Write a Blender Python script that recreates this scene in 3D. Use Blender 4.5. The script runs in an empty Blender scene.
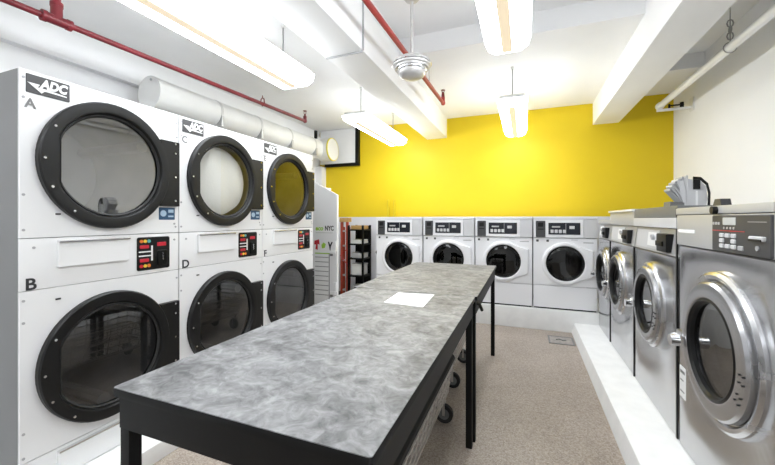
import bpy, bmesh, math, random
from mathutils import Vector, Matrix
random.seed(7)
PI = math.pi
C = bpy.context.scene.collection
scn = bpy.context.scene

# ------------------------------------------------------------------ materials
def mat(name, col=(.8,.8,.8), rough=.5, metal=0.0, coat=0.0, spec=.5, emit=None, estr=0, var=0.0, vscale=6.0, bump=0.0, bscale=40.0, stretch=(1,1,1)):
    m = bpy.data.materials.new(name); m.use_nodes = True
    nt = m.node_tree; b = nt.nodes['Principled BSDF']
    b.inputs['Base Color'].default_value = (*col, 1)
    b.inputs['Roughness'].default_value = rough
    b.inputs['Metallic'].default_value = metal
    b.inputs['Coat Weight'].default_value = coat
    b.inputs['Specular IOR Level'].default_value = spec
    if emit:
        b.inputs['Emission Color'].default_value = (*emit, 1); b.inputs['Emission Strength'].default_value = estr
    if var or bump:
        tc = nt.nodes.new('ShaderNodeTexCoord'); mp = nt.nodes.new('ShaderNodeMapping')
        mp.inputs['Scale'].default_value = stretch
        nt.links.new(tc.outputs['Object'], mp.inputs['Vector'])
        if var:
            n = nt.nodes.new('ShaderNodeTexNoise'); n.inputs['Scale'].default_value = vscale; n.inputs['Detail'].default_value = 5
            nt.links.new(mp.outputs['Vector'], n.inputs['Vector'])
            r = nt.nodes.new('ShaderNodeValToRGB')
            r.color_ramp.elements[0].position = .3; r.color_ramp.elements[1].position = .7
            r.color_ramp.elements[0].color = (*[c*(1-var) for c in col], 1)
            r.color_ramp.elements[1].color = (*[min(1, c*(1+var*.5)) for c in col], 1)
            nt.links.new(n.outputs['Fac'], r.inputs['Fac']); nt.links.new(r.outputs['Color'], b.inputs['Base Color'])
        if bump:
            n2 = nt.nodes.new('ShaderNodeTexNoise'); n2.inputs['Scale'].default_value = bscale; n2.inputs['Detail'].default_value = 3
            nt.links.new(mp.outputs['Vector'], n2.inputs['Vector'])
            bp = nt.nodes.new('ShaderNodeBump'); bp.inputs['Strength'].default_value = bump; bp.inputs['Distance'].default_value = .01
            nt.links.new(n2.outputs['Fac'], bp.inputs['Height']); nt.links.new(bp.outputs['Normal'], b.inputs['Normal'])
    return m

def glass_mat(name, tint, refl, rough=.02):
    m = bpy.data.materials.new(name); m.use_nodes = True
    nt = m.node_tree; nt.nodes.clear()
    o = nt.nodes.new('ShaderNodeOutputMaterial'); t = nt.nodes.new('ShaderNodeBsdfTransparent'); g = nt.nodes.new('ShaderNodeBsdfGlossy')
    t.inputs['Color'].default_value = (*tint, 1); g.inputs['Roughness'].default_value = rough; g.inputs['Color'].default_value = (.95,.95,.95,1)
    lw = nt.nodes.new('ShaderNodeLayerWeight'); lw.inputs['Blend'].default_value = .5
    pw = nt.nodes.new('ShaderNodeMath'); pw.operation = 'POWER'; pw.inputs[1].default_value = 4; nt.links.new(lw.outputs['Facing'], pw.inputs[0])
    ad = nt.nodes.new('ShaderNodeMath'); ad.operation = 'ADD'; ad.use_clamp = True; ad.inputs[1].default_value = refl
    nt.links.new(pw.outputs[0], ad.inputs[0])
    mx = nt.nodes.new('ShaderNodeMixShader')
    nt.links.new(ad.outputs[0], mx.inputs['Fac']); nt.links.new(t.outputs[0], mx.inputs[1]); nt.links.new(g.outputs[0], mx.inputs[2])
    nt.links.new(mx.outputs[0], o.inputs['Surface'])
    return m

def marble_mat():
    m = bpy.data.materials.new('grey_marbled_laminate'); m.use_nodes = True
    nt = m.node_tree; b = nt.nodes['Principled BSDF']; b.inputs['Roughness'].default_value = .45; b.inputs['Specular IOR Level'].default_value = .35
    tc = nt.nodes.new('ShaderNodeTexCoord')
    def noise(scale, det, dist, rough=.6):
        n = nt.nodes.new('ShaderNodeTexNoise'); n.inputs['Scale'].default_value = scale; n.inputs['Detail'].default_value = det
        n.inputs['Distortion'].default_value = dist; n.inputs['Roughness'].default_value = rough
        nt.links.new(tc.outputs['Object'], n.inputs['Vector']); return n
    a = noise(7, 8, 1.2, .62); c = noise(22, 6, 1.5, .6)
    mx = nt.nodes.new('ShaderNodeMix'); mx.data_type = 'FLOAT'; mx.inputs[0].default_value = .42
    nt.links.new(a.outputs['Fac'], mx.inputs[2]); nt.links.new(c.outputs['Fac'], mx.inputs[3])
    r = nt.nodes.new('ShaderNodeValToRGB'); e = r.color_ramp.elements
    e[0].position = .36; e[0].color = (.085,.085,.087,1); e[1].position = .64; e[1].color = (.36,.36,.365,1)
    k = e.new(.49); k.color = (.20,.20,.203,1)
    nt.links.new(mx.outputs[0], r.inputs['Fac']); nt.links.new(r.outputs['Color'], b.inputs['Base Color'])
    return m

def floor_mat():
    m = bpy.data.materials.new('speckled_terrazzo'); m.use_nodes = True
    nt = m.node_tree; b = nt.nodes['Principled BSDF']; b.inputs['Roughness'].default_value = .45
    tc = nt.nodes.new('ShaderNodeTexCoord')
    v = nt.nodes.new('ShaderNodeTexVoronoi'); v.inputs['Scale'].default_value = 150
    nt.links.new(tc.outputs['Object'], v.inputs['Vector'])
    r = nt.nodes.new('ShaderNodeValToRGB'); e = r.color_ramp.elements; r.color_ramp.interpolation = 'LINEAR'
    e[0].position = .0; e[0].color = (.27,.22,.18,1); e[1].position = 1.; e[1].color = (.52,.455,.395,1)
    k = e.new(.35); k.color = (.38,.32,.272,1); k = e.new(.7); k.color = (.43,.37,.315,1)
    sp = nt.nodes.new('ShaderNodeSeparateColor'); nt.links.new(v.outputs['Color'], sp.inputs[0]); nt.links.new(sp.outputs[0], r.inputs['Fac'])
    n = nt.nodes.new('ShaderNodeTexNoise'); n.inputs['Scale'].default_value = 2.2; n.inputs['Detail'].default_value = 4
    nt.links.new(tc.outputs['Object'], n.inputs['Vector'])
    r2 = nt.nodes.new('ShaderNodeValToRGB'); r2.color_ramp.elements[0].position = .3; r2.color_ramp.elements[0].color = (.85,.84,.82,1); r2.color_ramp.elements[1].position = .7
    nt.links.new(n.outputs['Fac'], r2.inputs['Fac'])
    mx = nt.nodes.new('ShaderNodeMix'); mx.data_type = 'RGBA'; mx.blend_type = 'MULTIPLY'; mx.inputs[0].default_value = 1
    nt.links.new(r.outputs['Color'], mx.inputs[6]); nt.links.new(r2.outputs['Color'], mx.inputs[7])
    nt.links.new(mx.outputs[2], b.inputs['Base Color'])
    return m

def steel_mat(name, col=(.58,.58,.59), rough=.20, var=.16):
    m = bpy.data.materials.new(name); m.use_nodes = True
    nt = m.node_tree; b = nt.nodes['Principled BSDF']
    b.inputs['Metallic'].default_value = 1; b.inputs['Base Color'].default_value = (*col, 1)
    tc = nt.nodes.new('ShaderNodeTexCoord'); mp = nt.nodes.new('ShaderNodeMapping'); mp.inputs['Scale'].default_value = (3, 3, 160)
    nt.links.new(tc.outputs['Object'], mp.inputs['Vector'])
    n = nt.nodes.new('ShaderNodeTexNoise'); n.inputs['Scale'].default_value = 1.0; n.inputs['Detail'].default_value = 3
    nt.links.new(mp.outputs['Vector'], n.inputs['Vector'])
    n2 = nt.nodes.new('ShaderNodeTexNoise'); n2.inputs['Scale'].default_value = 4; n2.inputs['Detail'].default_value = 5
    nt.links.new(tc.outputs['Object'], n2.inputs['Vector'])
    mr = nt.nodes.new('ShaderNodeMapRange'); mr.inputs['To Min'].default_value = rough - .1; mr.inputs['To Max'].default_value = rough + .12
    nt.links.new(n2.outputs['Fac'], mr.inputs['Value']); nt.links.new(mr.outputs['Result'], b.inputs['Roughness'])
    bp = nt.nodes.new('ShaderNodeBump'); bp.inputs['Strength'].default_value = .05; bp.inputs['Distance'].default_value = .002
    nt.links.new(n.outputs['Fac'], bp.inputs['Height'])
    n3 = nt.nodes.new('ShaderNodeTexNoise'); n3.inputs['Scale'].default_value = 3.5; n3.inputs['Detail'].default_value = 1
    nt.links.new(tc.outputs['Object'], n3.inputs['Vector'])
    b2 = nt.nodes.new('ShaderNodeBump'); b2.inputs['Strength'].default_value = .03; b2.inputs['Distance'].default_value = .02
    nt.links.new(n3.outputs['Fac'], b2.inputs['Height']); nt.links.new(bp.outputs['Normal'], b2.inputs['Normal'])
    nt.links.new(b2.outputs['Normal'], b.inputs['Normal'])
    return m

def wall_two_tone():
    m = bpy.data.materials.new('wall_paint_yellow_over_grey'); m.use_nodes = True
    nt = m.node_tree; b = nt.nodes['Principled BSDF']; b.inputs['Roughness'].default_value = .55
    tc = nt.nodes.new('ShaderNodeTexCoord'); s = nt.nodes.new('ShaderNodeSeparateXYZ'); nt.links.new(tc.outputs['Object'], s.inputs[0])
    g = nt.nodes.new('ShaderNodeMath'); g.operation = 'GREATER_THAN'; g.inputs[1].default_value = 1.385; nt.links.new(s.outputs[2], g.inputs[0])
    n = nt.nodes.new('ShaderNodeTexNoise'); n.inputs['Scale'].default_value = 1.5; nt.links.new(tc.outputs['Object'], n.inputs['Vector'])
    r = nt.nodes.new('ShaderNodeValToRGB'); r.color_ramp.elements[0].color = (.72,.52,.002,1); r.color_ramp.elements[1].color = (.79,.58,.003,1)
    nt.links.new(n.outputs['Fac'], r.inputs['Fac'])
    mx = nt.nodes.new('ShaderNodeMix'); mx.data_type = 'RGBA'; mx.inputs[6].default_value = (.70,.70,.74,1)
    nt.links.new(g.outputs[0], mx.inputs[0]); nt.links.new(r.outputs['Color'], mx.inputs[7]); nt.links.new(mx.outputs[2], b.inputs['Base Color'])
    return m

WHITE = mat('white_wall_paint', (.90,.90,.905), .6, var=.03, vscale=1.5)
CEIL = mat('white_ceiling_paint', (.92,.92,.92), .7, var=.04, vscale=1.2)
PLINTH = mat('white_plinth_paint', (.85,.85,.84), .45, var=.05, vscale=9, bump=.1, bscale=30)
ENAMEL = mat('white_enamel', (.86,.86,.86), .28, coat=.3)
WENAMEL = mat('white_washer_enamel', (.84,.84,.855), .25, coat=.3)
GREYSIDE = mat('grey_enamel_side', (.21,.21,.21), .45, var=.05, vscale=3)
CHAR = mat('charcoal_door_plastic', (.007,.007,.007), .42, spec=.35)
BLACK = mat('black_plastic', (.006,.006,.006), .4, spec=.3)
BLACKM = mat('black_metal', (.003,.003,.003), .5, spec=.2)
RUBBER = mat('black_rubber', (.015,.015,.015), .7)
DRUM = mat('dryer_drum_steel', (.34,.34,.34), .42, metal=.5, var=.2, vscale=5)
DDRUM = mat('dark_drum_steel', (.26,.26,.27), .3, metal=.85, var=.5, vscale=12)
PLATE = mat('grey_nameplate', (.06,.06,.062), .45)
PRINT = mat('white_print', (.86,.86,.86), .5)
INK = mat('dark_ink', (.03,.03,.035), .5)
GREYINK = mat('grey_ink', (.2,.2,.2), .5)
RED = mat('red_gloss', (.55,.02,.03), .35)
REDP = mat('red_pipe_paint', (.20,.014,.022), .35, var=.25, vscale=9)
REDP2 = mat('bright_red_pipe_paint', (.38,.030,.028), .4, var=.2, vscale=9)
YEL = mat('yellow_button', (.8,.55,.05), .4)
GREEN = mat('green_print', (.33,.58,.06), .5)
ORANGE = mat('orange_button', (.75,.2,.03), .4)
TEAL = mat('teal_button', (.1,.4,.4), .4)
BLUE = mat('blue_sticker', (.03,.09,.19), .4)
LBLUE = mat('pale_blue_print', (.45,.6,.75), .4)
LED = mat('red_led_display', (.22,.01,.02), .3, emit=(1,.03,.06), estr=.13)
GREYP = mat('grey_plastic', (.42,.42,.43), .45)
LGREY = mat('light_grey_plastic', (.60,.60,.61), .4)
DGREY = mat('dark_grey_panel', (.05,.05,.053), .38)
MGREY = mat('medium_grey_panel', (.16,.165,.165), .4)
LCD = mat('pale_display', (.55,.56,.55), .25)
DISP = mat('black_display', (.015,.017,.025), .18)
STEEL = steel_mat('brushed_stainless')
STEEL2 = steel_mat('bright_stainless', (.62,.62,.63), .25)
SATIN = mat('satin_grey_enamel', (.52,.52,.52), .42, metal=.35)
CHROME = mat('chrome', (.75,.75,.76), .12, metal=1)
RINGM = mat('cast_aluminium_ring', (.46,.46,.47), .26, metal=.9)
GLASS = glass_mat('boosted_reflection_door_glass', (.80,.80,.79), .30)  # dryer glass with mirror share raised, for the bright reflection in window A
CGLASS = glass_mat('brightened_door_glass', (.92,.92,.90), .08)  # same dryer glass, lightened copy that makes window C pale
SGLASS = glass_mat('shaded_door_glass', (.6,.6,.6), .10)  # same dryer glass, darkened tint for windows with dim reflections
DGLASS = glass_mat('dark_door_glass', (.14,.14,.145), .04)
MARBLE = marble_mat()
FLOORM = floor_mat()
PAPER = mat('white_paper', (.88,.88,.87), .7)
DUCT = mat('pale_painted_duct', (.78,.78,.76), .42, var=.05, vscale=3)
DUCTE = mat('pale_duct_seam', (.60,.60,.58), .4)
DUCTB = mat('grey_duct_band', (.45,.45,.44), .35, metal=.4)
YRIM = mat('yellow_painted_rim', (.72,.62,.06), .5)
YPIPE = mat('yellow_wall_paint', (.72,.55,.003), .5)
FIX = mat('white_fixture_metal', (.8,.8,.78), .4)
LENS = mat('lit_prismatic_lens', (.9,.9,.88), .4, emit=(.91,.955,1.0), estr=8.0)
STRIP = mat('lit_lens_centre', (.5,.42,.3), .4, emit=(1.0,.84,.62), estr=.28)
GALV = mat('galvanised_rod', (.35,.35,.35), .45, metal=.5)
FANM = mat('brushed_nickel', (.62,.61,.60), .42, metal=.6)
WIRE = mat('chrome_wire', (.52,.50,.47), .3, metal=.8)
TAN = mat('cardboard', (.45,.28,.1), .7)
TOWEL = mat('pale_cloth', (.8,.8,.78), .9, bump=.3, bscale=60)
DGREEN = mat('dark_green_plastic', (.02,.07,.055), .45)
REDL = mat('orange_red_rail', (.42,.06,.03), .4, var=.2, vscale=10)

# ------------------------------------------------------------------ mesh helpers
class M:
    def __init__(s): s.bm = bmesh.new()
    def box(s, x0,x1,y0,y1,z0,z1, bev=0, skip=None):
        vs = [s.bm.verts.new((x,y,z)) for z in (z0,z1) for y in (y0,y1) for x in (x0,x1)]
        F = {'bottom':(0,2,3,1),'top':(4,5,7,6),'front':(0,1,5,4),'back':(2,6,7,3),'left':(0,4,6,2),'right':(1,3,7,5)}
        fs = [s.bm.faces.new([vs[i] for i in q]) for k,q in F.items() if k != skip]
        if bev:
            es = list({e for f in fs for e in f.edges})
            bmesh.ops.bevel(s.bm, geom=es, offset=bev, segments=2, profile=.7, affect='EDGES')
        return s
    def loft(s, loops, cap0=False, cap1=False, close=False):
        L = [[s.bm.verts.new(p) for p in lp] for lp in loops]; n = len(L[0])
        pairs = list(zip(L, L[1:])) + ([(L[-1], L[0])] if close else [])
        for a, b in pairs:
            for i in range(n):
                j = (i+1) % n
                s.bm.faces.new((a[i], a[j], b[j], b[i]))
        if cap0: s.bm.faces.new(L[0][::-1])
        if cap1: s.bm.faces.new(L[-1])
        return s
    def cyl(s, p0, p1, r, r2=None, n=20, caps=True):
        p0, p1 = Vector(p0), Vector(p1); d = (p1-p0).normalized()
        a = d.orthogonal().normalized(); b = d.cross(a)
        r2 = r if r2 is None else r2
        lp = [[p + (a*math.cos(2*PI*i/n) + b*math.sin(2*PI*i/n))*q for i in range(n)] for p, q in ((p0,r),(p1,r2))]
        return s.loft(lp, caps, caps)
    def tube(s, pts, r, n=10, closed=False):
        pts = [Vector(p) for p in pts]; loops = []; N = len(pts); a = None
        for i, p in enumerate(pts):
            if closed: d = (pts[(i+1)%N]-pts[i-1]).normalized()
            else: d = ((pts[min(i+1,N-1)]-p).normalized() + (p-pts[max(i-1,0)]).normalized()).normalized()
            if a is None: a = d.orthogonal().normalized()
            a = (a - d*a.dot(d)).normalized(); b = d.cross(a)
            loops.append([p + (a*math.cos(2*PI*k/n) + b*math.sin(2*PI*k/n))*r for k in range(n)])
        return s.loft(loops, not closed, not closed, closed)
    def prism(s, pts, axis, a0, a1):
        f = {'x': lambda p,a:(a,p[0],p[1]), 'y': lambda p,a:(p[0],a,p[1]), 'z': lambda p,a:(p[0],p[1],a)}[axis]
        return s.loft([[f(p,a0) for p in pts],[f(p,a1) for p in pts]], True, True)
    def lathe(s, cx, cy, prof, n=32):
        return s.loft([[(cx+r*math.cos(2*PI*i/n), cy+r*math.sin(2*PI*i/n), z) for i in range(n)] for r, z in prof], True, True)
    def ball(s, c, r, seg=12):
        bmesh.ops.create_uvsphere(s.bm, u_segments=seg, v_segments=seg//2+2, radius=r, matrix=Matrix.Translation(c)); return s

def obj(name, m, material, parent=None, kind=None):
    me = bpy.data.meshes.new(name)
    if isinstance(m, M):
        bmesh.ops.recalc_face_normals(m.bm, faces=m.bm.faces); m.bm.to_mesh(me); m.bm.free()
    else: me = m
    for p in me.polygons: p.use_smooth = True
    me.set_sharp_from_angle(angle=math.radians(32))
    me.materials.clear(); me.materials.append(material)
    o = bpy.data.objects.new(name, me); C.objects.link(o)
    if parent: o.parent = parent
    if kind: o['kind'] = kind
    return o
def struct(name, m, material): return obj(name, m, material, None, 'structure')
def tag(o, label, cat, group=None):
    o['label'] = label; o['category'] = cat
    if group: o['group'] = group
    return o
def thing(name, label, cat, loc=(0,0,0), rz=0, group=None):
    o = bpy.data.objects.new(name, None); C.objects.link(o); o.empty_display_size = .1
    o.location = loc; o.rotation_euler = (0,0,rz)
    return tag(o, label, cat, group)
def dup(o, loc=None, rz=None, label=None, skip=(), parent=None):
    c = o.copy(); C.objects.link(c)
    if parent: c.parent = parent
    if loc is not None: c.location = loc
    if rz is not None: c.rotation_euler = (0,0,rz)
    if label: c['label'] = label
    for ch in list(o.children):
        if ch.name.split('.')[0] in skip: continue
        dup(ch, parent=c)
    return c
def text_mesh(body, size, x, y, z, shear=0, bold=0, align='LEFT', extr=.0008, sx=1):
    cu = bpy.data.curves.new('txt', 'FONT'); cu.body = body; cu.size = size; cu.shear = shear; cu.offset = bold; cu.align_x = align; cu.extrude = extr
    cu.resolution_u = 3
    o = bpy.data.objects.new('txt', cu); C.objects.link(o)
    dg = bpy.context.evaluated_depsgraph_get(); me = bpy.data.meshes.new_from_object(o.evaluated_get(dg))
    bpy.data.objects.remove(o); bpy.data.curves.remove(cu)
    me.transform(Matrix.Translation((x,y,z)) @ Matrix.Rotation(PI/2, 4, 'X') @ Matrix.Diagonal((sx,1,1,1)))
    return me
# loops in the local front plane (front looks along -y)
def circ(cx, cz, rx, rz, y, n=64, cut=None):
    out = []
    for i in range(n):
        a = 2*PI*i/n; x = rx*math.cos(a)
        if cut is not None: x = max(x, cut)
        out.append((cx+x, y, cz+rz*math.sin(a)))
    return out
def rectloop(cx, cz, x0,x1,z0,z1, y, n=64):
    out = []
    for i in range(n):
        a = 2*PI*i/n; dx, dz = math.cos(a), math.sin(a)
        t = min(((x1-cx)/dx if dx > 1e-9 else (x0-cx)/dx if dx < -1e-9 else 1e9), ((z1-cz)/dz if dz > 1e-9 else (z0-cz)/dz if dz < -1e-9 else 1e9))
        out.append([cx+dx*t, y, cz+dz*t])
    for X_, Z_ in ((x0,z0),(x0,z1),(x1,z0),(x1,z1)):
        k = min(range(n), key=lambda i: (out[i][0]-X_)**2+(out[i][2]-Z_)**2); out[k] = [X_, y, Z_]
    return [tuple(p) for p in out]
def rrect(x0,x1,z0,z1,r,y,n=6):
    pts = []
    for cx, cz, a0 in ((x1-r,z1-r,0),(x0+r,z1-r,PI/2),(x0+r,z0+r,PI),(x1-r,z0+r,3*PI/2)):
        for i in range(n+1):
            a = a0 + PI/2*i/n; pts.append((cx+r*math.cos(a), y, cz+r*math.sin(a)))
    return pts
def plate(x0,x1,z0,z1,y0,y1,r=.004):
    b = min(r*.5, abs(y0-y1)*.5)
    return M().loft([rrect(x0,x1,z0,z1,r,y0), rrect(x0,x1,z0,z1,r,y1+b), rrect(x0+b,x1-b,z0+b,z1-b,max(r-b,.0005),y1)], True, True)

# ------------------------------------------------------------------ the room
XL, XR, YB, YN = -3.55, 1.80, 5.60, -3.2
struct('floor', M().box(XL-.1, XR+.1, YN-.1, YB+.1, -.1, 0), FLOORM)
struct('ceiling', M().box(XL-.1, XR+.1, YN-.1, YB+.1, 3.15, 3.25), CEIL)
struct('wall_back', M().box(XL-.1, XR+.1, YB, YB+.1, 0, 3.15), wall_two_tone())
struct('wall_left', M().box(XL-.1, XL, YN, YB, 0, 3.15), WHITE)
struct('wall_right', M().box(XR, XR+.1, YN, YB, 0, 3.15), WHITE)
struct('wall_front', M().box(XL-.1, XR+.1, YN-.1, YN, 0, 3.15), WHITE)
struct('trim_1', M().box(-1.50, -1.17, YN, YB, 2.655, 3.15, .008), CEIL)       # ceiling beams
struct('trim_2', M().box(.88, 1.19, YN, YB, 2.665, 3.15, .008), CEIL)
struct('trim_3', M().box(-1.17, .88, 3.30, YB, 2.965, 3.15), CEIL)              # lowered slab between the beams
struct('trim_4', M().box(XL, -1.50, YN, YB, 2.96, 3.15), CEIL)                  # left bay ceiling
struct('trim_5', M().box(1.19, XR, 4.75, YB, 2.99, 3.15), CEIL)
struct('trim_6', M().box(XL, XL+.07, YN, YB, 2.645, 2.84), WHITE)               # ledge along the left wall
struct('trim_7', M().box(XL, -1.90, YN, 3.3, 0, .10, .008), PLINTH)             # plinth under the dryers
struct('trim_8', M().loft([[(.515,YN,0),(XR,YN,0),(XR,YN,.12),(.555,YN,.12),(.54,YN,.112)],[(.515,4.66,0),(XR,4.66,0),(XR,4.66,.12),(.555,4.66,.12),(.54,4.66,.112)]],True,True), PLINTH)
struct('trim_9', M().box(-2.10, XR, 4.655, YB, 0, .252, .006), PLINTH)
struct('trim_10', M().box(XL, XL+.13, 5.45, YB, 0, 2.30), WHITE)

# ------------------------------------------------------------------ stacked dryers
def dryer_door(parent, cx, cz, w, gl):
    rx, rz = .318, .336
    d = M(); cut = -.232
    d.loft([circ(cx,cz,rx,rz,0), circ(cx,cz,rx,rz,-.026), circ(cx,cz,rx-.006,rz-.006,-.034), circ(cx,cz,.275,.289,-.036),
            circ(cx,cz,.268,.281,-.034,cut=cut-.010), circ(cx,cz,.258,.27,-.010,cut=cut), circ(cx,cz,.252,.264,.004,cut=cut+.004)])
    door = obj('door', d, CHAR, parent)
    obj('door_window', M().loft([circ(cx,cz,.254,.266,-.006,cut=cut), circ(cx,cz,.15,.16,-.006,cut=cut+.06), circ(cx,cz,.003,.003,-.006)], False, True), gl, door)
    g = M()
    g.loft([circ(cx,cz,.262,.272,-.020,cut=cut-.004), circ(cx,cz,.256,.266,-.024,cut=cut), circ(cx,cz,.248,.258,-.016,cut=cut+.006)])
    obj('window_gasket', g, RUBBER, door)
    for a in (150, 180, 205, 232):
        x, z = cx + .298*math.cos(math.radians(a)), cz + .312*math.sin(math.radians(a))
        obj('door_bolt', M().cyl((x,-.034,z),(x,-.040,z),.006,n=10), CHROME, door)
    hp = plate(cx+.264, w-.012, cz-.205, cz+.205, 0, -.028, .006)
    h = obj('hinge_plate', hp, CHAR, parent)
    for q in (-.17,-.02,.13,.19): obj('hinge_screw', M().cyl((w-.045,-.028,cz+q),(w-.045,-.034,cz+q),.006,n=10), CHROME, h)
def drum(parent, cx, cz, r, depth, material, rib=True):
    d = M().loft([circ(cx,cz,r,r,.012), circ(cx,cz,r+.02,r+.02,.05), circ(cx,cz,r+.05,r+.05,.08), circ(cx,cz,r+.05,r+.05,depth), circ(cx,cz,r*.5,r*.5,depth+.02), circ(cx,cz,.01,.01,depth+.02)], False, True)
    if rib:
        for k in range(3):
            a = 2*PI*k/3 + .6; x, z = cx+(r+.02)*math.cos(a), cz+(r+.02)*math.sin(a)
            d.cyl((x,.1,z),(x,depth,z),.035,.035,n=8)
    return obj('drum', d, material, parent)

DW = .772
def make_dryer(label, l1, l2, loc):
    t = thing('stacked_dryer', label, 'dryer', loc, PI/2, 'stacked dryers along the left wall')
    H = 1.926; w = DW
    obj('cabinet', M().box(0, w, .012, 1.05, 0, H, 0, skip='front'), GREYSIDE, t)
    cx = .372; z1 = 1.535; z2 = .522
    def hole(z0, z3, cz):
        return M().loft([rectloop(cx,cz,.001,w-.001,z0,z3,.014), rectloop(cx,cz,.001,w-.001,z0,z3,.002), rectloop(cx,cz,.003,w-.003,z0+.002,z3-.002,0), circ(cx,cz,.29,.3,0), circ(cx,cz,.27,.28,.02)])
    obj('front_panel', hole(1.163, H, z1), ENAMEL, t)
    obj('front_panel', hole(.146, .921, z2), ENAMEL, t)
    obj('control_strip', M().box(.001, w-.001, 0, .014, .924, 1.160, .002), ENAMEL, t)
    obj('base_panel', M().box(.001, w-.001, 0, .014, 0, .143, .002), ENAMEL, t)
    for cz in (z1, z2):
        drum(t, cx, cz, .262, .7, DRUM)
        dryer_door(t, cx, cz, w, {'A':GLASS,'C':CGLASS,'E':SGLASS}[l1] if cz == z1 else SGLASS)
    # nameplate with lettering
    n = obj('nameplate', plate(.022, .186, 1.826, 1.912, 0, -.004), PLATE, t)
    obj('lettering', text_mesh('ADC', .058, .072, -.0052, 1.860, .22, .0028, sx=.80), PRINT, n)
    a = M().prism([(.026,1.872),(.070,1.872),(.062,1.858),(.090,1.858),(.172,1.849),(.172,1.844),(.088,1.847),(.076,1.834)], 'y', -.0044, -.0058)
    obj('arrow_logo', a, PRINT, n)
    obj('unit_letter', text_mesh(l1, .062, .018, -.0012, 1.757, 0, .0013, sx=.95), GREYINK, t)
    obj('unit_letter', text_mesh(l2, .075, .018, -.0012, .927, 0, .0016), INK, t)
    # lint drawers
    for z0, z3 in ((1.018, 1.142), (.004, .128)):
        k = obj('lint_drawer', plate(.135, .46, z0, z3, 0, -.016), ENAMEL, t)
        obj('drawer_lip', M().box(.135, .46, -.024, -.002, z3-.006, z3+.004, .002), CHROME, k)
    # control panel
    p = obj('control_panel', plate(.508, .708, .945, 1.142, 0, -.006, .012), BLACK, t)
    obj('display', plate(.522, .575, 1.075, 1.095, -.006, -.008), LED, p)
    obj('display', plate(.522, .575, .995, 1.015, -.006, -.008), LED, p)
    obj('display', plate(.625, .682, 1.085, 1.108, -.006, -.008), LED, p)
    for i, mm in enumerate((ORANGE, YEL, TEAL)):
        x = .530 + .022*i
        obj('button', M().cyl((x,-.006,1.118),(x,-.010,1.118),.010,n=12), mm, p)
        obj('button', M().cyl((x,-.006,.972),(x,-.010,.972),.010,n=12), (RED, YEL, ORANGE)[i], p)
    for z0 in (1.052, 1.028):
        obj('printed_arrow', M().box(.516, .596, -.0075, -.006, z0, z0+.007), PRINT, p)
    obj('printed_arrow', M().box(.588, .598, -.0075, -.006, 1.0, 1.09), PRINT, p)
    cs = obj('coin_slot', plate(.625, .685, .965, 1.06, -.006, -.016, .008), BLACKM, p)
    obj('slot_opening', M().box(.652, .658, -.018, -.016, 1.0, 1.045), CHROME, cs)
    # sticker and screws
    s = obj('sticker', plate(.640, .745, 1.245, 1.322, 0, -.0015), BLUE, t)
    obj('sticker_print', M().cyl((.668,-.0015,1.285),(.668,-.0025,1.285),.020,n=16), LBLUE, s)
    obj('sticker_print', M().box(.70,.735,-.0025,-.0015,1.29,1.31), LBLUE, s)
    obj('sticker_print', M().box(.70,.735,-.0025,-.0015,1.262,1.272), LBLUE, s)
    for x, z in ((.014,1.89),(.014,1.80),(.014,1.36),(.014,1.20),(.050,1.118),(.014,.88),(.014,.78),(.014,.28),(.014,.17),(w-.014,1.87),(w-.014,1.78),(w-.030,1.118),(w-.022,1.20),(w-.03,1.22),(w-.014,.87),(w-.02,.16)):
        obj('screw', M().cyl((x,0,z),(x,-.003,z),.006,n=8), GREYP, t)
    obj('latch_button', M().box(.13,.15,-.003,0,1.27,1.278).box(.13,.15,-.003,0,.86,.868), INK, t)
    return t
make_dryer('white stacked dryer lettered A and B, nearest the camera with its grey side showing', 'A', 'B', (-2.1, .852, .10))
cd_dryer = make_dryer('white stacked dryer lettered C and D, in the middle of the three', 'C', 'D', (-2.1, 1.628, .10))
ln = thing('added_sheet_load', 'white sheets added behind the upper glass of dryer C to make it pale', 'laundry', (-2.1, 1.628, .10), PI/2)
lp = []      # soft white bundle, added to pale the window, swelling toward the glass
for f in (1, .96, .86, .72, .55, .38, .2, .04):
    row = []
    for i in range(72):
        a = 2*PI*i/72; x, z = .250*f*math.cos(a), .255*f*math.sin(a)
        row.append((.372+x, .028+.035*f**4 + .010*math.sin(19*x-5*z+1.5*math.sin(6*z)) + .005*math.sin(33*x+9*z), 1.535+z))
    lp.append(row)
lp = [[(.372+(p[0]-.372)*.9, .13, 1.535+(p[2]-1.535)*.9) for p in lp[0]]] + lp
obj('added_sheets', M().loft(lp, True, True), TOWEL, ln)
make_dryer('white stacked dryer lettered E and F, farthest, beside the white cabinet with printed sheet', 'E', 'F', (-2.1, 2.404, .10))

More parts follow.
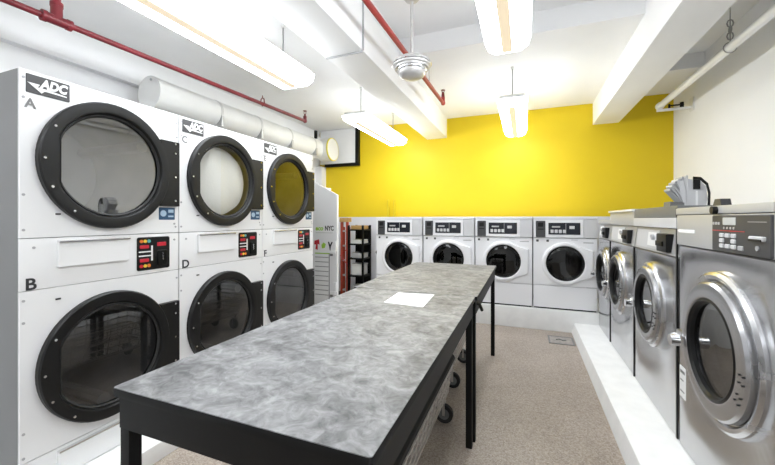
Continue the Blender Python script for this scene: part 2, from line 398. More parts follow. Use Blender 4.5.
# ------------------------------------------------------------------ white washers along the back wall
WW, WH = .695, 1.124
def make_white_washer(label, loc):
    t = thing('front_load_washer', label, 'washer', loc, 0, 'white washers along the back wall')
    w = WW
    obj('cabinet', M().box(0, w, .014, .80, .012, WH-.03, 0, skip='front'), WENAMEL, t)
    obj('top_cover', M().box(0, w, -.004, .80, WH-.03, WH, .008), WENAMEL, t)
    cx, cz = .352, .560
    obj('front_panel', M().loft([rectloop(cx,cz,.002,w-.002,.285,.86,.016), rectloop(cx,cz,.002,w-.002,.285,.86,.003), rectloop(cx,cz,.006,w-.006,.289,.856,0), circ(cx,cz,.25,.25,0), circ(cx,cz,.235,.235,.03)]), WENAMEL, t)
    obj('lower_panel', M().box(.002, w-.002, 0, .016, .014, .280, .004), WENAMEL, t)
    obj('base_gap', M().box(.01, w-.01, .01, .7, -.003, .012), BLACKM, t)
    cp = obj('control_panel', M().prism([(0,.865),(-.012,.87),(-.004,1.09),(.016,1.092),(.016,.865)], 'x', .003, .548), WENAMEL, t)
    obj('dispenser_drawer', M().prism([(0,.865),(-.010,.87),(-.004,1.09),(.016,1.092),(.016,.865)], 'x', .552, w-.003), LGREY, t)
    rd = obj('card_reader', plate(.030, .138, .872, 1.072, -.004, -.020, .006), DGREY, t)
    obj('card_slot', M().box(.050, .118, -.022, -.019, .965, .975).box(.055,.113,-.0215,-.019,1.0,1.05), BLACK, rd)
    ds = obj('display', plate(.172, .516, .905, 1.048, -.004, -.015, .006), DISP, t)
    obj('display_readout', plate(.40,.455,.975,1.01,-.015,-.0165), LGREY, ds)
    for i in range(4): obj('button', plate(.195+i*.045, .228+i*.045, .925, .965, -.015, -.018, .004), LGREY, ds)
    obj('button', plate(.21, .30, .99, 1.008, -.015, -.017, .003), GREYP, ds)
    obj('printed_line', M().box(.36,.364,-.0162,-.015,.915,1.04), GREYP, ds)
    for x in (.035, .15):
        obj('printed_symbol', plate(x, x+.028, .815, .842, 0, -.002), DGREY, t)
    obj('rating_label', plate(.548, .655, .806, .818, 0, -.002, .002), GREYP, t)
    obj('rating_label', plate(.42, .49, .835, .848, 0, -.002, .002), LGREY, t)
    # door: white ring with a lip sweeping to a hinge side on the right
    d = M()
    def lip(grow, y):
        pts = []
        n = 64
        for i in range(n):
            a = 2*PI*i/n; ca, sa = math.cos(a), math.sin(a)
            r = .256 + grow
            if ca > 0:   # the hinge side reaches out to the machine's edge
                best = r
                P = [(0,-.262),(.298,-.150),(.300,.160),(0,.256)]
                for (xa,za),(xb,zb) in zip(P, P[1:]):
                    det = ca*(zb-za) - sa*(xb-xa)
                    if abs(det) > 1e-9:
                        tt = (xa*(zb-za) - za*(xb-xa))/det; uu = (xa*sa - za*ca)/det
                        if 0 <= uu <= 1 and tt > 0: best = max(best, tt+grow)
                r = best
            x, z = cx + r*ca, cz + r*sa
            pts.append((x, y, z))
        return pts
    d.loft([lip(0,0), lip(0,-.022), lip(-.012,-.036), circ(cx,cz,.222,.222,-.040), circ(cx,cz,.208,.208,-.030), circ(cx,cz,.202,.202,-.006)])
    door = obj('door', d, WENAMEL, t)
    obj('door_window', M().loft([circ(cx,cz,.206,.206,-.018), circ(cx,cz,.19,.19,-.026), circ(cx,cz,.13,.13,-.032), circ(cx,cz,.004,.004,-.034)], False, True), DGLASS, door)
    obj('window_gasket', M().loft([circ(cx,cz,.210,.210,-.030), circ(cx,cz,.206,.206,-.036), circ(cx,cz,.192,.192,-.030), circ(cx,cz,.190,.190,-.016)]), BLACK, door)
    obj('glass_bowl', M().loft([circ(cx,cz,.17,.17,.02), circ(cx,cz-.01,.12,.12,.10), circ(cx,cz-.01,.05,.05,.13), circ(cx,cz-.01,.004,.004,.135)], False, True), DGLASS, door)
    drum(t, cx, cz, .20, .45, DDRUM)
    b = M()
    for i in range(14):   # wet laundry at the bottom of the drum
        a = random.uniform(PI*1.15, PI*1.85); r = random.uniform(.03,.19)
        b.ball((cx+r*math.cos(a), random.uniform(.1,.3), cz-.03+r*math.sin(a)), random.uniform(.035,.06), 10)
    return t
for x, lab in ((-2.020, 'white front load washer at the left end of the back row, beside the shelf rack'),
               (-1.312, 'white front load washer second from left in the back row, behind the table end'),
               (-.609, 'white front load washer third from left in the back row, above the table far leg'),
               (.094, 'white front load washer at the right end of the back row, by the steel washers')):
    w_ = make_white_washer(lab, (x, 4.70, .256))
    if x < -2: obj('side_knob', M().cyl((0,.10,.60),(-.035,.10,.60),.03,n=16).cyl((-.035,.10,.60),(-.05,.10,.60),.018,n=16), RUBBER, w_)

# ------------------------------------------------------------------ stainless washers along the right wall
def steel_door(t, cx, cz, ro, rr, rg, dots):
    bz = obj('door_bezel', M().loft([circ(cx,cz,ro,ro,0), circ(cx,cz,ro,ro,-.012), circ(cx,cz,ro-.014,ro-.014,-.022), circ(cx,cz,ro-.03,ro-.03,-.018), circ(cx,cz,rr+.004,rr+.004,-.006), circ(cx,cz,rg,rg,.0)]), STEEL2, t)
    door = obj('door', M().loft([circ(cx,cz,rr,rr,-.010), circ(cx,cz,rr,rr,-.032), circ(cx,cz,rr-.010,rr-.010,-.042), circ(cx,cz,rg+.026,rg+.026,-.048), circ(cx,cz,rg+.012,rg+.012,-.043), circ(cx,cz,rg,rg,-.02), circ(cx,cz,rg-.004,rg-.004,-.008)]), RINGM, t)
    obj('door_window', M().loft([circ(cx,cz,rg+.004,rg+.004,-.022), circ(cx,cz,rg-.03,rg-.03,-.018), circ(cx,cz,.004,.004,-.014)], False, True), DGLASS, door)
    obj('window_gasket', M().loft([circ(cx,cz,rg+.014,rg+.014,-.044), circ(cx,cz,rg+.004,rg+.004,-.047), circ(cx,cz,rg-.008,rg-.008,-.036), circ(cx,cz,rg-.010,rg-.010,-.018)]), BLACK, door)
    if dots:
        rm = (rr+rg)/2+.012
        for a in (-3,-10,-22,-29):
            for q in (-.012,.012):
                x, z = cx+(rm+q)*math.cos(math.radians(a)), cz+(rm+q)*math.sin(math.radians(a));  obj('door_bolt', M().cyl((x,-.042,z),(x,-.049,z),.004,n=8), BLACK, door)
    zl = cz - .045
    lt = obj('door_latch', M().box(cx-rr-.055, cx-rr+.012, -.045, 0, zl-.035, zl+.035, .01), STEEL2, t)
    obj('latch_handle', M().tube([(cx-rr-.03,-.04,zl),(cx-rr-.03,-.065,zl+.004),(cx-rr,-.075,zl+.002),(cx-rr+.035,-.078,zl-.006)], .015), CHROME, lt)
    obj('latch_grip', M().cyl((cx-rr+.03,-.06,zl-.006),(cx-rr+.03,-.098,zl-.006),.027,n=18), CHROME, lt)
    drum(t, cx, cz, rg, .5, DDRUM)
def steel_body(t, w, zf, cx, cz, ro, depth=.95):
    obj('cabinet', M().box(0, w, .014, depth, 0, zf+.06, 0, skip='front'), STEEL, t)
    obj('front_panel', M().loft([rectloop(cx,cz,.003,w-.003,.004,zf,.016), rectloop(cx,cz,.003,w-.003,.004,zf,.004), rectloop(cx,cz,.007,w-.007,.008,zf-.004,0), circ(cx,cz,ro,ro,0), circ(cx,cz,ro-.02,ro-.02,.012)]), STEEL, t)

def washer_big():
    w = .815
    t = thing('stainless_washer', 'large stainless steel washer nearest the camera with wide dark keypad panel', 'washer', (.79, 2.378, .12), -PI/2, 'stainless washers along the right wall')
    cx, cz = .435, .662
    steel_body(t, w, 1.086, cx, cz, .335)
    obj('upper_fascia', M().box(.003, w-.003, -.012, .04, 1.092, 1.250, .004), SATIN, t)
    tc = obj('top_cover', M().box(0, w, -.016, .95, 1.253, 1.288, .006), SATIN, t)
    obj('lock_knob', M().cyl((.44,-.016,1.268),(.44,-.034,1.268),.017,n=16), BLACK, tc)
    p = obj('control_panel', plate(.412, w-.004, 1.094, 1.246, -.012, -.020, .006), DGREY, t)
    obj('display', plate(.505, .600, 1.205, 1.236, -.020, -.022), LCD, p)
    obj('status_stripe', M().box(.416, .66, -.0215, -.02, 1.180, 1.183), RED, p)
    for i in range(3): obj('indicator', plate(.420+.022*i, .435+.022*i, 1.205, 1.217, -.02, -.022, .003), GREYP, p)
    for i in range(4): obj('indicator', plate(.508+.024*i, .518+.024*i, 1.188, 1.198, -.02, -.0215, .003), GREYP, p)
    for r in range(3):
        for c in range(3):
            if r == 1 and c == 1: continue
            obj('key', plate(.482+.044*c, .514+.044*c, 1.110+.022*r, 1.127+.022*r, -.02, -.025, .004), LGREY, p)
    obj('key', plate(.618, .652, 1.108, 1.126, -.02, -.024, .004), GREYP, p)
    cs = obj('card_slot', plate(.700, .785, 1.150, 1.168, -.02, -.03, .006), LGREY, p)
    obj('slot_opening', M().box(.705, .78, -.032, -.029, 1.150, 1.158), BLACK, cs)
    obj('indicator', M().cyl((.74,-.02,1.125),(.74,-.024,1.125),.009,n=12), GREYP, p)
    obj('printed_line', M().box(.68,.79,-.0215,-.02,1.218,1.2205), GREYP, p)
    obj('maker_plate', plate(.03, .22, 1.157, 1.175, -.012, -.015, .004), PRINT, t)
    steel_door(t, cx, cz, .335, .290, .205, True)
    obj('sticker', plate(.008, .085, .268, .436, 0, -.002), PRINT, t)
    for a, b, c in ((.075,.40,.415),(.06,.36,.366),(.07,.30,.306)): obj('sticker_print', M().box(.02,a,-.003,-.002,b,c), GREYINK, t)
    return t
washer_big()
def washer_coin(label, y, w, top, zdrop=0, cx=.358):
    t = thing('stainless_washer', label, 'washer', (.79, y, .12), -PI/2, 'stainless washers along the right wall')
    cz = .660
    zf = 1.012 - zdrop
    steel_body(t, w, zf, cx, cz, .278)
    # sloped control fascia with an inset pale plate and a black coin box
    f = obj('upper_fascia', M().prism([(-.002,zf+.006),(.016,zf+.16),(.06,zf+.16),(.06,zf+.006)], 'x', .003, w-.003), SATIN, t)
    ip = obj('control_panel', M().prism([(-.004,zf+.022),(.006,zf+.145),(.016,zf+.145),(.010,zf+.022)], 'x', .05, w-.315), LGREY, t)
    obj('printed_label', M().prism([(-.0055,zf+.04),(.003,zf+.13),(.008,zf+.13),(.0,zf+.04)], 'x', w-.515, w-.355), PRINT, ip)
    obj('dial', M().cyl((w-.385,-.004,zf+.10),(w-.385,-.018,zf+.098),.018,n=16), GREYP, ip)
    cb = obj('coin_box', M().box(w-.262, w-.10, -.028, .03, zf+.02, zf+.13, .012), BLACK, t)
    obj('coin_slide', M().box(w-.25,w-.14,-.036,-.027,zf+.055,zf+.085,.004), BLACKM, cb)
    z = zf+.165
    if top == 'dark':
        obj('top_ledge', M().box(0, w, -.012, .95, z, z+.060, .004), LGREY, t)
        obj('top_box', M().box(.0, w, -.004, .95, z+.062, z+.128, .004), MGREY, t)
    elif top == 'light':
        obj('top_box', M().box(0, w, -.004, .95, z, z+.112, .004), SATIN, t)
        obj('top_cover', M().box(-.004, w, -.020, .95, z+.113, z+.131, .004), ENAMEL, t)
    else:
        obj('top_cover', M().box(0, w, -.006, .95, z, z+.045, .006), SATIN, t)
    obj('rubbing_strip', M().box(w-.020, w-.003, -.006, 0, .01, zf+.28 if top=='dark' else zf), BLACK, t)
    steel_door(t, cx, cz, .278, .250, .182, True)
    return t
washer_coin('stainless washer second from the camera, with dark grey box section on its top', 3.205, .815, 'dark')
washer_coin('stainless washer third from the camera, with a white lid on its top', 4.035, .818, 'light')
washer_coin('stainless washer farthest from the camera, lowest, in the corner by the white washers', 4.628, .59, 'none', .0, .300)

# ------------------------------------------------------------------ folding tables
def make_table(label, x0, x1, y0, y1):
    t = thing('folding_table', label, 'table', ((x0+x1)/2, (y0+y1)/2, 0), 0, 'laundry folding tables')
    hx, hy, z = (x1-x0)/2, (y1-y0)/2, .885
    def rl(r, zz, ins=0):
        return [(a, b, zz) for a, _, b in rrect(-hx+ins, hx-ins, -hy+ins, hy-ins, r, 0, 4)]
    obj('edge_band', M().loft([rl(.008,z-.024), rl(.008,z-.004), rl(.007,z-.0005,.002)], True, False), BLACKM, t)
    obj('table_top', M().loft([rl(.008,z-.006,.001), rl(.008,z,.001)], True, True), MARBLE, t)
    i = .012
    obj('apron', M().box(-hx+i, hx-i, -hy+i, -hy+i+.03, z-.115, z-.0245), BLACKM, t)
    obj('apron', M().box(-hx+i, hx-i, hy-i-.03, hy-i, z-.115, z-.0245), BLACKM, t)
    obj('apron', M().box(-hx+i, -hx+i+.03, -hy+i+.031, hy-i-.031, z-.115, z-.0245), BLACKM, t)
    obj('apron', M().box(hx-i-.03, hx-i, -hy+i+.031, hy-i-.031, z-.115, z-.0245), BLACKM, t)
    for sx in (-1,1):
        for sy in (-1,1):
            xa, ya = sx*(hx-.031), sy*(hy-.031)
            obj('leg', M().box(xa-.018, xa+.018, ya-.018, ya+.018, .0, z-.116, .003), BLACKM, t)
    return t
t1 = make_table('grey marbled folding table nearest the camera, black legs, sheet of paper at far end', -1.062, -.277, .622, 2.138)
t2 = make_table('grey marbled folding table at the far end, reaching toward the white washers', -1.09, -.266, 2.145, 3.64)
obj('fold_catch', M().tube([(.37,-.68,.84),(.415,-.66,.82),(.425,-.62,.775)], .010), BLACK, t2)
def sheet():
    m = M()
    c = [(-.746,2.080),(-.517,2.106),(-.500,1.783),(-.733,1.809)]
    m.loft([[(x,y,.8855) for x,y in c],[(x,y,.8862) for x,y in c]], True, True)
    return obj('paper_sheet', m, PAPER)
tag(sheet(), 'blank white sheet of paper lying on the grey marbled table', 'paper')

# ------------------------------------------------------------------ wire laundry carts under the tables
def make_cart(label, x0, x1, y0, y1, z0, z1, rail):
    t = thing('laundry_cart', label, 'cart', ((x0+x1)/2, (y0+y1)/2, 0), 0, 'wire laundry carts under the tables')
    hx, hy = (x1-x0)/2, (y1-y0)/2
    g = M(); tp = .035
    n = 5
    for k in range(n):
        f = k/(n-1); z = z0 + (z1-z0)*f; a, b = hx-tp*(1-f), hy-tp*(1-f)
        g.tube([(-a,-b,z),(a,-b,z),(a,b,z),(-a,b,z)], .006 if k < n-1 else .008, 6, True)
    for i in range(17):
        y = -hy + 2*hy*i/16; y2 = y*(1-tp/hy)
        for sx in (-1,1): g.tube([(sx*(hx-tp),y2,z0),(sx*hx,y,z1)], .004, 5)
        g.tube([(-(hx-tp),y2,z0),(hx-tp,y2,z0)], .003, 5)
    for i in range(11):
        x = -hx + 2*hx*i/10; x2 = x*(1-tp/hx)
        for sy in (-1,1): g.tube([(x2,sy*(hy-tp),z0),(x,sy*hy,z1)], .003, 5)
    obj('wire_basket', g, WIRE, t)
    obj('frame', M().tube([(-hx+.05,-hy+.05,z0-.02),(hx-.05,-hy+.05,z0-.02),(hx-.05,hy-.05,z0-.02),(-hx+.05,hy-.05,z0-.02)], .013, 8, True), WIRE, t)
    if rail:
        obj('bumper_rail', M().tube([(hx,-hy+.02,z1+.014),(hx,hy-.06,z1+.014),(hx-.03,hy,z1+.014),(-hx+.05,hy,z1+.014)], .018, 8), RUBBER, t)
    for sx in (-1,1):
        for sy in (-1,1):
            x, y = sx*(hx-.09), sy*(hy-.04)
            c = obj('caster', M().cyl((x+.03,y-.014,.062),(x+.03,y+.014,.062),.06,n=24), RUBBER, t)
            obj('caster_fork', M().box(x+.022,x+.038,y-.024,y-.018,.055,.135).box(x+.022,x+.038,y+.018,y+.024,.055,.135).box(x-.012,x+.038,y-.024,y+.024,.13,.14).cyl((x,y,.135),(x,y,z0-.02),.011,n=10), WIRE, c)
            obj('caster_hub', M().cyl((x+.03,y-.0165,.062),(x+.03,y+.0165,.062),.036,n=16), MGREY, c)
    return t
make_cart('wire laundry cart with black bumper rail under the nearer table', -.95, -.44, .90, 2.34, .21, .43, True)
make_cart('wire laundry cart under the far table, striped wire end showing past the black leg', -.97, -.48, 2.76, 3.36, .22, .42, False)

# ------------------------------------------------------------------ ceiling lights
def make_light(label, xc, y0, y1, w, parts_in_view=True):
    t = thing('ceiling_light', label, 'light', (xc, (y0+y1)/2, 2.5), 0, 'fluorescent ceiling lights')
    h = (y1-y0)/2
    def prof(y): return [(-w/2,y,.085),(-w/2+.02,y,.03),(-w/2+.07,y,0),(w/2-.07,y,0),(w/2-.02,y,.03),(w/2,y,.085)]
    obj('lens', M().loft([prof(-h),prof(h)], True, True), LENS, t)
    obj('lens_centre', M().box(-.032, .032, -h+.02, h-.02, -.004, .002), STRIP, t)
    obj('housing', M().box(-w/2+.028, w/2-.028, -h-.004, h+.004, .0855, .118, .004), FIX, t)
    top = (2.96 if xc < -1.5 else 2.965 if y0 > 3.3 else 3.15) - 2.5
    for y in (-h+.17, h-.17):
        r = obj('suspension_rod', M().cyl((0,y,.118),(0,y,top-.02),.006,n=8), GALV, t)
        obj('ceiling_canopy', M().cyl((0,y,top-.022),(0,y,top-.001),.018,n=14), FIX, r)
    return t
make_light('long fluorescent ceiling light above the nearest dryer at upper left', -1.87, 1.12, 2.56, .39)
make_light('fluorescent ceiling light at left, hanging before the yellow wall', -1.87, 3.70, 5.16, .34)
make_light('fluorescent ceiling light at top centre, cut by the frame edge', -.112, 1.10, 2.56, .30)
make_light('fluorescent ceiling light at centre, hanging close to the yellow wall', -.125, 3.78, 5.22, .30)
make_light('added unseen fill light behind the camera over the left bay', -1.86, -1.5, -.06, .34)  # unseen fixture, added to brighten the room
make_light('added unseen fill light behind the camera over the middle bay', -.112, -1.5, -.06, .30)  # also added out of view, for more fill light

# ------------------------------------------------------------------ sprinkler pipes
t = thing('sprinkler_pipe', 'dark red sprinkler pipe running above the stacked dryers on the left', 'pipe', (0,0,0))
p0, p1 = Vector((-2.80, .3, 2.60)), Vector((-2.612, 3.77, 2.60)); dv = (p1-p0).normalized()
obj('pipe', M().cyl(p0, p1, .019), REDP, t)
q = p0 + dv*((1.29-.3)/dv.y)
tee = obj('tee_fitting', M().cyl(q-dv*.07, q+dv*.07, .030).cyl(q-dv*.075, q-dv*.05, .034).cyl(q+dv*.05, q+dv*.075, .034).cyl(q, q+Vector((0,0,.09)), .030), REDP, t)
obj('riser', M().cyl(q+Vector((0,0,.09)), q+Vector((0,0,.24)), .021).cyl(q+Vector((0,0,.085)), q+Vector((0,0,.11)), .033), REDP, t)
q2 = p0 + dv*((3.04-.3)/dv.y)
obj('pipe_hanger', M().tube([q2+Vector((.0,0,-.024)), q2+Vector((.026,0,0)), q2+Vector((.02,0,.05)), q2+Vector((0,0,.065)), q2+Vector((-.02,0,.05)), q2+Vector((-.026,0,0))], .006, 6, True).cyl(q2+Vector((0,0,.065)), q2+Vector((0,0,.09)), .004, n=6), REDP, t)
obj('end_elbow', M().ball(p1, .027).cyl(p1, p1+Vector((0,0,.06)), .022), REDP, t)
hd = obj('sprinkler_head', M().cyl(p1+Vector((0,0,.06)), p1+Vector((0,0,.09)), .013, .010).cyl(p1+Vector((0,0,.125)), p1+Vector((0,0,.13)), .024, n=16).tube([p1+Vector((-.014,0,.09)),p1+Vector((-.016,0,.11)),p1+Vector((0,0,.126)),p1+Vector((.016,0,.11)),p1+Vector((.014,0,.09))],.004,6), REDP, t)

t = thing('sprinkler_pipe', 'bright red sprinkler pipe running along the beam, passing behind the ceiling fan', 'pipe', (0,0,0))
p0, p1 = Vector((-.962, .9, 2.75)), Vector((-.921, 4.177, 2.75))
obj('pipe', M().cyl(p0, p1, .021), REDP2, t)
obj('end_elbow', M().ball(p1, .029).cyl(p1, p1+Vector((0,0,.07)), .023), REDP2, t)
obj('sprinkler_head', M().cyl(p1+Vector((0,0,.07)), p1+Vector((0,0,.13)), .022, .014).cyl(p1+Vector((0,0,.15)), p1+Vector((0,0,.156)), .026, n=16).tube([p1+Vector((-.014,0,.13)),p1+Vector((-.016,0,.14)),p1+Vector((0,0,.152)),p1+Vector((.016,0,.14)),p1+Vector((.014,0,.13))],.004,6), REDP, t)
obj('hanger_rod', M().cyl((-.93,3.55,2.77),(-.93,3.55,2.964),.005,n=6), GALV, t)

# ------------------------------------------------------------------ fan motor on its rod
t = thing('ceiling_fan', 'brushed metal ceiling fan motor hanging on a rod from the white ceiling', 'fan', (-.825, 2.62, 0))
obj('canopy', M().lathe(0,0,[(.02,3.05),(.05,3.06),(.072,3.09),(.076,3.148),(.0755,3.15)]), FANM, t)
obj('downrod', M().cyl((0,0,2.60),(0,0,3.06),.013), FANM, t)
mt = obj('motor_housing', M().lathe(0,0,[(.03,2.632),(.055,2.625),(.10,2.606),(.145,2.578),(.152,2.555),(.148,2.54),(.135,2.53),(.133,2.52)], 40), FANM, t)
obj('trim_ring', M().lathe(0,0,[(.118,2.531),(.120,2.519),(.118,2.510),(.112,2.500),(.10,2.499)], 40), CHROME, t)
obj('bottom_cap', M().lathe(0,0,[(.108,2.505),(.106,2.488),(.096,2.468),(.07,2.452),(.02,2.447)], 40), FANM, t)
obj('housing_groove', M().loft([[(r*math.cos(2*PI*i/40), r*math.sin(2*PI*i/40), z) for i in range(40)] for r, z in ((.149,2.562),(.1545,2.558),(.1545,2.552),(.149,2.548))]), CHROME, t)

# ------------------------------------------------------------------ white pipe, conduit
t = thing('overhead_pipe', 'white painted pipe running high along the right wall', 'pipe', (0,0,0))
obj('pipe', M().cyl((1.503,1.0,2.70),(1.501,5.08,2.70),.034), ENAMEL, t)
obj('end_cap', M().cyl((1.501,5.06,2.70),(1.501,5.11,2.70),.042), ENAMEL, t)
hb = obj('wall_bracket', M().box(1.46,XR-.002,5.03,5.06,2.625,2.65).box(XR-.012,XR-.002,5.0,5.1,2.60,2.75), ENAMEL, t)
obj('bracket_bolt', M().cyl((1.58,5.045,2.65),(1.58,5.045,2.70),.012,n=8).cyl((1.70,5.045,2.65),(1.70,5.045,2.71),.02,n=8).box(1.58,1.72,5.04,5.05,2.675,2.69), BLACKM, t)
hg = obj('pipe_hanger', M().cyl((1.503,3.55,2.735),(1.503,3.55,3.148),.004,n=6).tube([(1.503+.042*math.cos(a*PI/8),3.55,2.70+.042*math.sin(a*PI/8)) for a in range(16)],.004,6,True), GALV, t)
obj('hanger_chain', M().tube([(1.503+.02*math.cos(a*PI/4),3.55,2.79+.03*math.sin(a*PI/4)) for a in range(8)],.005,6,True).tube([(1.503,3.55+.02*math.cos(a*PI/4),2.84+.03*math.sin(a*PI/4)) for a in range(8)],.005,6,True).tube([(1.503+.02*math.cos(a*PI/4),3.55,2.89+.03*math.sin(a*PI/4)) for a in range(8)],.005,6,True), GALV, t)
cd = M()
cd.tube([(-1.165,2.45,3.148),(-1.165,2.45,2.66),(-1.18,2.45,2.645),(-1.49,2.45,2.645)], .008, 8)
tag(obj('electrical_conduit', cd, GREYP), 'thin grey conduit bent around the underside of the white ceiling beam', 'conduit')

# ------------------------------------------------------------------ exhaust duct behind the dryers
t = thing('exhaust_duct', 'pale round exhaust duct running above the dryers along the left wall', 'duct', (0,0,0))
DX, DZ, DR = -3.22, 2.515, .148
obj('duct_pipe', M().cyl((DX,2.22,DZ),(DX,5.15,DZ),DR,n=40,caps=False), DUCT, t)
ec = obj('end_cap', M().cyl((DX,2.195,DZ),(DX,2.235,DZ),DR+.006,n=40), DUCT, t)
obj('cap_screw', M().cyl((DX+.03,2.188,DZ+.115),(DX+.03,2.197,DZ+.115),.012,n=10), GREYP, ec)
for y in (2.90, 3.52, 4.14, 4.75):
    b = obj('duct_band', M().loft([[(DX+r*math.cos(2*PI*i/40), yy, DZ+r*math.sin(2*PI*i/40)) for i in range(40)] for r, yy in ((DR,y-.016),(DR+.004,y-.014),(DR+.004,y+.014),(DR,y+.016))]), DUCTE, t)
    obj('band_clamp', M().box(DX+.085,DX+.15,y-.016,y+.016,DZ-.15,DZ-.04), DUCTB, b)
tb = obj('branch_collar', M().cyl((DX,5.13,DZ),(DX+.22,5.13,DZ),.185,n=40), DUCT, t)
obj('collar_rim', M().loft([[(x, 5.13+r*math.cos(2*PI*i/40), DZ+r*math.sin(2*PI*i/40)) for i in range(40)] for r, x in ((.183,DX+.20),(.193,DX+.205),(.193,DX+.222),(.178,DX+.226))]), YRIM, tb)
obj('hanging_strap', M().box(DX+.05,DX+.085,4.83,4.87,DZ+.14,2.78), BLACKM, t)

t = thing('vent_panel', 'white vent panel with black edging high on the yellow wall', 'vent', (0,0,0))
obj('panel', M().box(-3.50,-2.78,5.53,5.598,2.345,2.955,.004), ENAMEL, t)
obj('frame', M().prism([(-2.779,2.95),(-2.72,2.95),(-2.72,2.295),(-3.40,2.295),(-3.40,2.344),(-2.779,2.344)],'y',5.52,5.598), BLACKM, t)

for k, x in enumerate((-2.175, -2.06)):
    m = M().cyl((x,5.575,.26),(x,5.575,1.66),.020,n=12).ball((x,5.575,1.66),.020)
    tag(obj('wall_pipe', m, YPIPE), ('yellow painted vertical pipe on the back wall, nearer the shelf rack', 'yellow painted vertical pipe on the back wall, nearer the white washers')[k], 'pipe', 'yellow pipes behind the washers')

# ------------------------------------------------------------------ white cabinet with printed side beyond the dryers
t = thing('printed_cabinet', 'white slant-topped cabinet printed with green ecoNYC lettering, beyond the dryers', 'cabinet', (-2.98, 4.0, 0))
obj('printed_panel', M().prism([(0,0),(.70,0),(.70,1.665),(.345,1.85),(0,1.90)], 'y', 0, .045), ENAMEL, t)
obj('body', M().box(.0,.33,.046,.48,0,1.80,.004), ENAMEL, t)
obj('lettering', text_mesh('eco', .085, .375, -.0015, 1.20, .12, .0028, sx=.95), GREEN, t)
obj('lettering', text_mesh('NYC', .085, .52, -.0015, 1.20, .0, .0028, sx=.75), INK, t)
obj('printed_line', M().box(.38,.64,-.0015,0,1.165,1.170), GREYP, t)
obj('printed_icon', M().prism([(.36,1.06),(.43,1.08),(.44,1.01),(.41,1.02),(.41,.94),(.375,.95),(.385,1.01),(.355,1.01)],'y',0,-.002), RED, t)
obj('printed_icon', M().prism([(.475,.96),(.52,.97),(.535,1.02),(.50,1.04),(.47,1.01)],'y',0,-.002), GREEN, t)
obj('printed_icon', M().prism([(.565,1.05),(.585,1.05),(.60,1.01),(.62,1.05),(.64,1.05),(.612,.99),(.60,.92),(.585,.99)],'y',0,-.002), INK, t)
for k in range(9):
    obj('printed_line', M().box(.37,.575,-.0015,0,.84-.062*k,.848-.062*k), GREYINK, t)
obj('printed_line', M().box(.58,.592,-.0015,0,.30,.90), GREYINK, t)
obj('printed_line', M().box(.37,.60,-.0015,0,.888,.902), GREEN, t)
obj('vent_grille', M().box(.20,.335,-.004,0,1.79,1.80).box(.20,.335,-.004,0,1.76,1.77).box(.20,.335,-.004,0,1.73,1.74).box(.20,.335,-.004,0,1.70,1.71), GREYP, t)
for z in (.93, .40):
    hk = obj('hook', M().box(.655,.70,-.03,0,z,z+.13,.008).box(.62,.70,-.05,-.028,z-.03,z+.01,.008), ENAMEL, t)
    obj('hook_tip', M().box(.625,.66,-.048,-.03,z-.06,z-.03), GREYINK, hk)

# ------------------------------------------------------------------ ladder, broom, shelf rack with its things
t = thing('folding_ladder', 'orange red folding ladder leaning upright beside the black shelf rack', 'ladder', (-2.80, 5.08, 0))
for x in (.0, .10):
    obj('rail', M().box(x-.02,x+.02,-.015,.02,.0,1.30,.004), REDL, t)
    obj('rear_rail', M().box(x-.015,x+.015,.06,.085,.0,1.22,.004), REDL, t)
for k in range(5): obj('rung', M().box(.021,.079,-.012,.04,.18+.24*k,.205+.24*k), GREYP, t)
obj('top_cap', M().box(-.03,.128,-.03,.10,1.30,1.37,.01), TAN, t)
obj('spreader', M().tube([(.12,-.02,.60),(-.02,-.02,.75),(.10,-.02,.86)],.008,6), RED, t)
t = thing('push_broom', 'dark green handled broom standing between the white cabinet and the red ladder', 'broom', (-2.865, 5.04, 0))
obj('handle', M().cyl((0,0,.14),(0.0,0,1.30),.016), DGREEN, t)
obj('hand_grip', M().cyl((0,0,1.30),(0,0,1.40),.02), BLACK, t)
hd = obj('head', M().box(-.05,.03,-.12,.12,.10,.15,.008), BLACK, t)
obj('bristles', M().box(-.045,.025,-.115,.115,0,.099), BLACK, t)

SX0, SX1, SY0, SY1 = -2.665, -2.385, 5.02, 5.33
t = thing('shelf_rack', 'narrow black shelf rack against the grey lower wall, beside the red ladder', 'shelf', ((SX0+SX1)/2, SY0, 0))
hw = (SX1-SX0)/2
for x in (-hw, hw-.03):
    for y in (0, SY1-SY0-.03): obj('post', M().box(x,x+.03,y,y+.03,0,1.25,.003), BLACKM, t)
SZ = (.12,.42,.70,.93,1.16)
for z in SZ: obj('shelf_board', M().box(-hw,hw,.0,SY1-SY0,z,z+.022), BLACKM, t)
obj('back_panel', M().box(-hw+.031,hw-.031,SY1-SY0-.012,SY1-SY0-.004,.15,1.24), BLACKM, t)
xc = (SX0+SX1)/2
def item(name, m, mm, lab, cat): tag(obj(name, m, mm), lab, cat)
item('cardboard_box', M().box(xc-.11,xc+.10,5.08,5.30,1.183,1.245,.004), TAN, 'flat tan cardboard box on the top board of the black rack', 'box')
item('folded_towel', M().box(xc-.105,xc+.10,5.07,5.30,.953,.985,.012).box(xc-.10,xc+.095,5.075,5.30,.985,1.015,.012), TOWEL, 'pale folded towel on the second board of the black rack', 'towel')
item('storage_bin', M().loft([[(a,b,.723) for a,_,b in rrect(xc-.10,xc+.10,5.08,5.30,.02,0)],[(a,b,.80) for a,_,b in rrect(xc-.11,xc+.108,5.07,5.30,.02,0)],[(a,b,.80) for a,_,b in rrect(xc-.10,xc+.10,5.08,5.30,.02,0)],[(a,b,.735) for a,_,b in rrect(xc-.092,xc+.09,5.09,5.30,.02,0)]],True,True), LGREY, 'shallow grey bin on the third board of the black rack', 'bin')
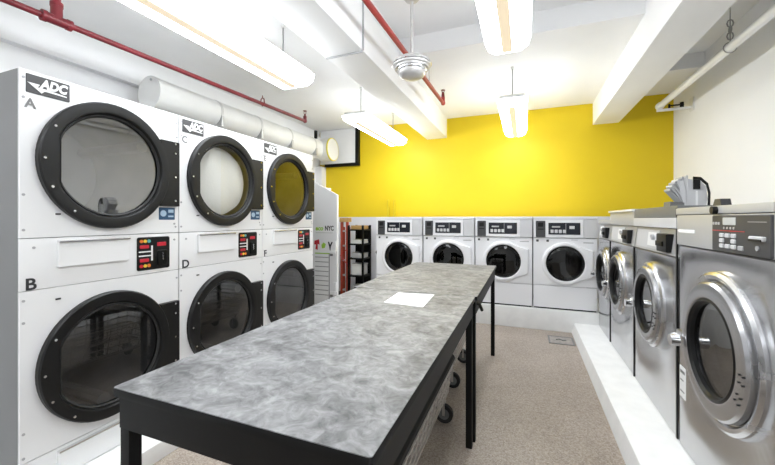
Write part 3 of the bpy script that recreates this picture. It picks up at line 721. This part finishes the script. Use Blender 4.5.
item('detergent_tub', M().box(xc-.10,xc+.09,5.08,5.30,.443,.60,.02).box(xc-.105,xc+.095,5.075,5.30,.60,.625,.006), TOWEL, 'white lidded tub on the fourth board of the black rack', 'tub')
item('plastic_crate', M().box(xc-.10,xc+.10,5.06,5.30,.143,.27,.01), GREYP, 'grey plastic crate on the bottom board of the black rack', 'crate')

# ------------------------------------------------------------------ things on the steel washers
t = thing('basket_stack', 'grey plastic laundry baskets nested on their side on top of the steel washers', 'basket', (1.02, 3.02, 1.427)); t.scale = (.62, .42, .95)
def basket_loop(dx, w, d, h, grow):
    return None
for k in range(6):
    f = k/5
    ang = math.radians(92 - 10*k)           # each nested shell fans out a little further
    L = .21 - .006*k
    ox, oz = .0 , .012
    ux, uz = -math.cos(ang), math.sin(ang)
    nx, nz = uz, -ux
    m = M()
    y0, y1 = -.15+.004*k, .15-.004*k
    th = .007
    pts = [(ox,oz),(ox+ux*L*.55+nx*.012, oz+uz*L*.55+nz*.012),(ox+ux*L, oz+uz*L)]
    up = [(a+nx*th, b+nz*th) for a, b in pts]
    m.prism(pts + up[::-1], 'y', y0, y1)
    e = pts[-1]
    m.tube([(e[0],y0,e[1]),(e[0],y1,e[1])], .010, 8)
    for j in range(5):
        yy = y0 + (y1-y0)*(j+.5)/5
        m.tube([(ox+ux*.05,yy,oz+uz*.05),(e[0]-nx*.006,yy,e[1]-nz*.006)], .006, 6)
    obj('basket_shell', m, GREYP if k % 2 else LGREY, t)
bd = M().loft([[(x, y, z) for x, z in ((.0,.0),(.17,.0),(.19,.06),(.175,.15),(.12,.195),(.02,.205),(-.06,.19),(-.05,.10))] for y in (-.14,.15)], True, True)
obj('basket_body', bd, LGREY, t)
obj('rim', M().tube([(.195,-.15,.0),(.20,-.15,.10),(.18,-.15,.165),(.125,-.15,.205),(.06,-.15,.21)], .012, 8), BLACK, t)
obj('grip', M().box(.06,.12,-.17,-.14,.13,.20,.008), BLACK, t)
obj('side_label', M().box(.085,.105,-.143,-.14,.01,.12), PRINT, t)
obj('lower_flange', M().prism([(-.15,0),(-.02,0),(-.02,.035),(-.145,.045)],'y',-.17,.12), MGREY, t)
b = M().prism([(-.045,0),(.045,0),(.03,.04),(-.02,.04)], 'y', -.02, .02)
o = tag(obj('rubber_wedge', b, DGREY), 'small dark wedge on top of the nearest steel washer', 'wedge'); o.location = (.90, 2.20, 1.4085); o.rotation_euler = (0,0,-PI/2)

# ------------------------------------------------------------------ floor hatch
t = thing('floor_hatch', 'small grey metal hatch cover in the floor before the corner plinth', 'hatch', (.372, 4.32, 0))
obj('frame', M().box(-.13,.13,-.135,-.115,0,.006).box(-.13,.13,.115,.135,0,.006).box(-.13,-.112,-.115,.115,0,.006).box(.112,.13,-.115,.115,0,.006), GREYINK, t)
obj('cover', M().box(-.111,.111,-.114,.114,.0,.004), mat('worn_grey_metal', (.42,.39,.36), .5, metal=.3, var=.3, vscale=20), t)
obj('lift_handle', M().tube([(-.05,0,.006),(-.02,.02,.008),(.02,-.015,.008),(.05,.01,.006)],.007,6), GREYINK, t)

# ------------------------------------------------------------------ world, camera, colour
w = bpy.data.worlds.new('world'); scn.world = w; w.use_nodes = True
w.node_tree.nodes['Background'].inputs['Color'].default_value = (.9,.95,1,1); w.node_tree.nodes['Background'].inputs['Strength'].default_value = .3
cam = bpy.data.cameras.new('camera'); co = bpy.data.objects.new('camera', cam); C.objects.link(co)
cam.sensor_width = 36; cam.lens = 350/775*36; cam.shift_y = -13.5/775; cam.clip_start = .02
co.location = (0,0,1.35); co.rotation_euler = (PI/2, 0, math.atan(137.5/350))
scn.camera = co
vs = scn.view_settings; vs.view_transform = 'Standard'; vs.look = 'None'; vs.gamma = 1; vs.use_curve_mapping = False; vs.exposure = 1.28
